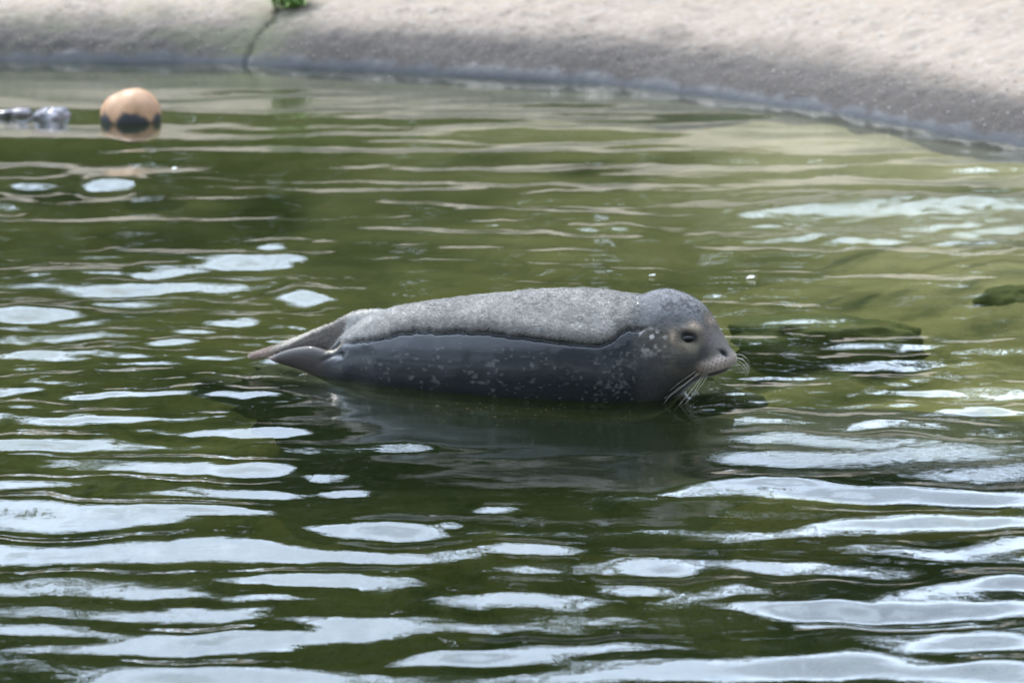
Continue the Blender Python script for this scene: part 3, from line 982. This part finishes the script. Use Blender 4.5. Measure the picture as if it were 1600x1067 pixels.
# dry coat: short strands combed towards the tail
tri_n = np.empty(len(seal_me.polygons) * 3, np.float32); seal_me.polygons.foreach_get("center", tri_n)
pc = tri_n.reshape(-1, 3).astype(float)
pn = np.empty(len(seal_me.polygons) * 3, np.float32); seal_me.polygons.foreach_get("normal", pn)
pn = pn.reshape(-1, 3).astype(float)
pv = np.empty(len(seal_me.polygons), np.int32)
ls = np.empty(len(seal_me.polygons), np.int32); seal_me.polygons.foreach_get("loop_start", ls)
lv = np.empty(len(seal_me.loops), np.int32); seal_me.loops.foreach_get("vertex_index", lv)
pv = lv[ls]
crown = headw * sstep(1128, 1105, a_) * (1 - np.clip(1.5 * G(1078.5, 524.5, 18, 11, 0.1, 4), 0, 1)) * sstep(640, 600, b_)
tailfur = np.where((a_ < 575) & (lat > 0) , 0.7, 0)
prob = np.clip(dry_fur + 0.55 * crown + tailfur * (1 - headw), 0, 1)[pv] * (pn[:, 2] > -0.4)
pick = rng.random(len(pc)) < prob * 0.8
ip = np.nonzero(pick)[0]
NS = len(ip)
root = pc[ip] + rng.normal(0, 0.0013, (NS, 3))
nn = pn[ip]
tng = np.array([-1.0, 0, -0.12]) - nn * (nn @ np.array([-1.0, 0, -0.12]))[:, None]
tng /= np.linalg.norm(tng, axis=1)[:, None] + 1e-9
ln = (0.0075 * (1 - headw) + headw * (0.0022 + 0.0018 * sstep(540, 505, b_)))[pv][ip] * rng.uniform(0.6, 1.3, NS)
clump = np.stack([N1(root[:, 0] * 60 + k * 11, root[:, 1] * 60, root[:, 2] * 60) for k in range(3)], -1)
jit = rng.normal(0, 0.12, (NS, 3)) + 0.45 * clump
d1 = nn * 0.55 + tng * 0.85 + jit; d1 /= np.linalg.norm(d1, axis=1)[:, None]
d2 = nn * 0.12 + tng * 1.0 + jit * 1.3; d2 /= np.linalg.norm(d2, axis=1)[:, None]
pts = np.stack([root - nn * 0.001, root + d1 * (ln * 0.5)[:, None], root + d1 * (ln * 0.5)[:, None] + d2 * (ln * 0.5)[:, None]], 1)
hc = bpy.data.hair_curves.new("fur")
hc.add_curves([3] * NS)
hc.points.foreach_set("position", pts.astype(np.float32).ravel())
ra = hc.attributes.get("radius") or hc.attributes.new("radius", 'FLOAT', 'POINT')
ra.data.foreach_set("value", np.tile(np.array([0.00045, 0.0004, 0.00012], np.float32), NS))
ca_ = hc.attributes.new("strand", 'FLOAT_COLOR', 'CURVE')
tip = colr[pv][ip] * rng.uniform(0.85, 1.4, (NS, 1)) + 0.012
ca_.data.foreach_set("color", np.concatenate([tip, np.ones((NS, 1))], 1).astype(np.float32).ravel())
m = NB("fur_strand")
m.principled(Base_Color=m.attr("strand").outputs["Color"], Roughness=0.6, Specular_IOR_Level=0.3)
fo = bpy.data.objects.new("fur", hc)
COL.objects.link(fo)
hc.materials.append(m.m)
fo.parent = seal
fo["kind"] = "stuff"
fo["label"] = "short dry grey fur on the seal's back and crown"

# ------------------------------------------------------------------ water: meniscus round the seal, then the sheet
Mw = np.array(Matrix.Translation(Vector(so)) @ Matrix.Rotation(R(-15.5), 4, 'Z'))
Wd = PB @ Mw[:3, :3].T + Mw[:3, 3]
ring = Wd[np.abs(Wd[:, 2]) < 0.006][:, :2]
ang = np.arange(len(ring))
ring = ring[rng.permutation(len(ring))[:700]]
k = (np.abs(wx - so[0]) < 1.0) & (np.abs(wy - so[1]) < 0.7)
pts2 = np.stack([wx[k], wy[k]], -1)
dmin = np.full(len(pts2), 9.0)
for i in range(0, len(ring), 50):
    dd = np.sqrt(((pts2[:, None, :] - ring[None, i:i + 50, :]) ** 2).sum(-1)).min(1)
    dmin = np.minimum(dmin, dd)
wh[k] += 0.009 * np.exp(-(dmin / 0.008)) + 0.0012 * np.sin(dmin * 95) * np.exp(-dmin / 0.09)
wm = mesh_np("water", np.stack([wx, wy, wh], -1).reshape(-1, 3), grid_faces(*wx.shape)[:, ::-1])
fattr(wm, "ruffle", wr)

m = NB("pond_water")
v = m.coord((1.0, 1.6, 1.0))
rf = m.attr("ruffle").outputs["Fac"]
bn = m.bump(m.noise(38, 3, 0.6, v), m.math('MULTIPLY', rf, 0.3), 0.006)
fine = m.bump(m.noise(11, 4, 0.55, v), 0.08, 0.01, bn)
fr = m.node("ShaderNodeFresnel"); fr.inputs["IOR"].default_value = 1.47
m.l.new(fine, fr.inputs["Normal"])
gl = m.node("ShaderNodeBsdfGlossy"); gl.inputs["Roughness"].default_value = 0.012
gl.inputs["Color"].default_value = (1, 1, 1, 1)
m.l.new(fine, gl.inputs["Normal"])
tr = m.node("ShaderNodeBsdfTransparent"); tr.inputs["Color"].default_value = (0.93, 0.96, 0.86, 1)
df = m.node("ShaderNodeBsdfDiffuse")
df.inputs["Color"].default_value = (0.030, 0.046, 0.014, 1)
mx0 = m.node("ShaderNodeMixShader"); mx0.inputs[0].default_value = 0.13
m.l.new(tr.outputs[0], mx0.inputs[1]); m.l.new(df.outputs[0], mx0.inputs[2])
mx = m.node("ShaderNodeMixShader")
m.l.new(fr.outputs[0], mx.inputs[0])
m.l.new(mx0.outputs[0], mx.inputs[1]); m.l.new(gl.outputs[0], mx.inputs[2])
m.l.new(mx.outputs[0], m.out.inputs[0])
va = m.node("ShaderNodeVolumeAbsorption")
va.inputs["Color"].default_value = (0.545, 0.575, 0.43, 1)
va.inputs["Density"].default_value = 1.9
m.l.new(va.outputs[0], m.out.inputs["Volume"])
tag(link("water", wm, m.m), "green rippled pool water mirroring trees and pale sky", None, None, "structure")

# ------------------------------------------------------------------ floating ball
th, ph = np.meshgrid(np.linspace(0, 2 * np.pi, 72, endpoint=False), np.linspace(0, np.pi, 48))
d = np.stack([np.sin(ph) * np.cos(th), np.sin(ph) * np.sin(th), np.cos(ph)], -1)
rr = 1 + 0.09 * np.exp(-((d[..., 0] - 0.35) / 0.5) ** 2 - ((d[..., 2] - 0.9) / 0.5) ** 2) - 0.05 * np.exp(-((d[..., 0] + 0.45) / 0.18) ** 2) * sstep(-0.2, .5, d[..., 2]) + 0.02 * N1.fbm(d[..., 0] * 2, d[..., 1] * 2, d[..., 2] * 2, oct=2)
Q = d * rr[..., None] * np.array([0.132, 0.132, 0.114])
idx = np.arange(th.size).reshape(th.shape); idx = np.concatenate([idx, idx[:, :1]], 1)
me = mesh_np("float_ball", Q.reshape(-1, 3), np.stack([idx[:-1, :-1], idx[1:, :-1], idx[1:, 1:], idx[:-1, 1:]], -1).reshape(-1, 4))
zl = Q[..., 2] / 0.13
nz = N2.fbm(d[..., 0] * 2.4 + 3, d[..., 1] * 2.4, d[..., 2] * 1.5, oct=3)
hs = -0.05 + 0.31 * np.exp(-((d[..., 0] - 0.08) / 0.42) ** 4) + 0.20 * np.exp(-((d[..., 0] + 0.80) / 0.24) ** 4) + 0.14 * np.exp(-((d[..., 0] - 0.97) / 0.1) ** 2) + 0.2 * nz
st = sstep(0.10, -0.09, zl - hs)
fattr(me, "stain", st)
m = NB("peach_plastic")
v = m.coord()
c = m.mix(m.ramp(m.noise(9, 5, 0.6, v), 0.4, 0.7), (0.32, 0.178, 0.09), (0.24, 0.128, 0.062))
c = m.mix(m.math('MULTIPLY', m.ramp(m.noise(40, 3, 0.6, v), 0.6, 0.75), 0.3), c, (0.3, 0.17, 0.09))
c = m.mix(m.attr("stain").outputs["Fac"], c, (0.02, 0.022, 0.024))
m.principled(Base_Color=c, Roughness=0.5, Specular_IOR_Level=0.4)
o = link("float_ball", me, m.m)
o.location = on_plane(201, 190) + np.array([0, 0.10, 0.006])
tag(o, "peach orange ball with black stains floating near the far bank", "ball")

# two small wet stones breaking the surface left of the ball
m = NB("wet_stone")
v = m.coord()
m.principled(Base_Color=m.mix(m.ramp(m.noise(14, 4, 0.6, v), 0.4, 0.65), (0.07, 0.065, 0.07), (0.22, 0.19, 0.20)), Roughness=0.16, Specular_IOR_Level=0.7,
             Normal=m.bump(m.noise(30, 3, 0.6, v), 0.5, 0.02))
for (px, py, sx, lab, sd_) in ((78, 186, 0.075, "small wet grey stone breaking the surface nearest the peach ball", 21), (22, 182, 0.085, "low wet grey stone breaking the surface at the left edge", 24)):
    o = rock("wet_stone", px, py, -0.012, (sx, sx * 0.8, 0.062 if sd_ == 21 else 0.045), sd_, 0.3, mat=m.m, n=48, amp=0.30)
    tag(o, lab, "stone", "wet stones beside the ball")

# weed in the crack
Vs, Fs = [], []
wp = bank_hit(455, 9)
for k in range(170):
    an = random.uniform(0, 6.28); out = random.uniform(0.02, 0.13); hgt = random.uniform(0.02, 0.13)
    p = np.array([random.gauss(0, 0.035), random.gauss(0, 0.02), 0.0]); dr = np.array([math.cos(an), math.sin(an), 0]); sdv = np.array([-math.sin(an), math.cos(an), 0]) * random.uniform(0.004, 0.010)
    q1 = p + dr * out * 0.5 + (0, 0, hgt); q2 = p + dr * out + (0, 0, hgt * 0.6)
    n0 = 5 * len(Vs)
    Vs.append(np.array([p, q1 - sdv, q1 + sdv, q2 * 0.6 + q1 * 0.4 + sdv * 0.8, q2]))
    Fs += [(n0, n0 + 1, n0 + 2), (n0 + 1, n0 + 3, n0 + 2), (n0 + 1, n0 + 4, n0 + 3)]
m = NB("weed_leaf")
m.principled(Base_Color=(0.09, 0.17, 0.02), Roughness=0.6)
o = link("weed", mesh_np("weed", np.vstack(Vs), np.array(Fs), False), m.m)
o.location = wp + np.array([0, 0, -0.01])
tag(o, "bright green weed tuft growing from the crack in the concrete bank", "weed")

# floating bits: a white feather tuft and specks
m = NB("white_down")
m.principled(Base_Color=(0.75, 0.75, 0.74), Roughness=0.8)
DOWN = m.m


def feather(px, py, ln, lab, seed):
    g = np.random.default_rng(seed)
    # a curled tuft of down: a bent central shaft with a loose fan of barbs on either side
    Vs, Fs = [], []
    for k in range(26):
        t = k / 25
        for sgn in (-1, 1):
            b0 = np.array([(t - 0.5) * ln, 0.10 * ln * math.sin(3 * t), 0.004 + 0.10 * ln * t])
            tv = b0 + np.array([0.2 * ln, sgn * ln * 0.4 * math.sin(math.pi * (0.12 + 0.8 * t)), ln * g.uniform(0.0, 0.28)])
            n0 = 3 * len(Vs)
            Vs.append(np.array([b0, b0 + (ln * 0.12, 0, 0.001), tv])); Fs.append((n0, n0 + 1, n0 + 2))
    o = link("feather", mesh_np("feather", np.vstack(Vs), np.array(Fs), False), DOWN)
    o.location = on_plane(px, py); o.rotation_euler = (0, 0, g.uniform(-0.5, 0.5))
    tag(o, lab, "feather", "white feathers on the water")


feather(1018, 433, 0.020, "tiny white feather floating just behind the seal's head", 1)
feather(272, 266, 0.024, "tiny white feather floating in front of the peach ball", 2)
feather(1172, 437, 0.030, "thin white feather floating upper right of the seal's head", 3)

# ------------------------------------------------------------------ woodland behind the bank (mirrored in the water), plus unseen clumps added to dim the surroundings
g = np.random.default_rng(5)
Vs, Cs = [], []
NC = 800
cx = g.uniform(-26, 24, NC); cyy = g.uniform(27, 36, NC)
cyy[520:680] = g.uniform(-11, -4.5, 160); cx[520:680] = g.uniform(-16, 16, 160)  # unseen clumps behind the camera, added to darken what the wet flank mirrors
cyy[680:] = g.uniform(-6, 26, 120); cx[680:] = g.uniform(13, 19, 120) * np.where(np.arange(120) % 2, 1, -1) - 2  # unseen clumps at both sides, added to cut the ambient light
top = 8.5 + 1.9 * N1.fbm(cx * 0.22, cx * 0 + 3.3, oct=3) + np.where(cyy < 0, 3.5, 0)
hz = g.uniform(0.0, 1.0, NC) ** 0.75
czz = 0.6 + hz * (top - 1.6)
for i in range(NC):
    n = 210
    r = g.uniform(0.9, 1.7)
    d = g.normal(0, 1, (n, 3)); d /= np.linalg.norm(d, axis=1)[:, None]
    p = np.array([cx[i], cyy[i], czz[i]]) + d * r * g.uniform(0.45, 1.05, (n, 1)) * np.array([1.1, 1.0, 0.75])
    a = g.normal(0, 1, (n, 3)); a /= np.linalg.norm(a, axis=1)[:, None]
    b = np.cross(a, g.normal(0, 1, (n, 3))); b /= np.linalg.norm(b, axis=1)[:, None]
    s = g.uniform(0.07, 0.19, (n, 1))
    Vs.append(np.stack([p - a * s * 1.3, p + b * s * 0.7, p + a * s * 1.3, p - b * s * 0.7], 1).reshape(-1, 3))
    t = g.uniform(0.6, 1.35)
    Cs.append(np.tile(np.array([0.036, 0.060, 0.016]) * t, (n * 4, 1)) * np.repeat(g.uniform(0.7, 1.3, (n, 1)), 4, 0))
V = np.vstack(Vs)
F = np.arange(len(V)).reshape(-1, 4)
me = mesh_np("woodland", V, F, False)
cattr(me, "leaf", np.vstack(Cs))
m = NB("woodland_leaf")
m.principled(Base_Color=m.attr("leaf").outputs["Color"], Roughness=0.6)
tag(link("woodland", me, m.m), "dense green trees mirrored from beyond the bank, with unseen clumps added round the pool to cut sky light", None, None, "stuff")


# yellow leaf crumbs drifting over the sunken rock in front of the seal (one mass)
Vs, Fs = [], []
g = np.random.default_rng(3)
q = on_plane(g.normal(800, 110, 90), g.normal(642, 9, 90))
hq, _ = water_h(q[:, 0], q[:, 1])
for i in range(90):
    r = g.uniform(0.0012, 0.0032); an = g.uniform(0, 6.28)
    e = np.array([math.cos(an), math.sin(an), 0]) * r; f = np.array([-math.sin(an), math.cos(an), 0]) * r * 0.5
    p = np.array([q[i, 0], q[i, 1], hq[i] + 0.0025])
    Vs.append(np.array([p - e, p + f, p + e, p - f])); Fs.append(np.arange(4) + 4 * i)
m = NB("yellow_crumb")
m.principled(Base_Color=(0.17, 0.11, 0.035), Roughness=0.7)
tag(link("leaf_litter", mesh_np("leaf_litter", np.vstack(Vs), np.array(Fs), False), m.m), "yellow leaf crumbs floating on the dark water in front of the seal", None, None, "stuff")
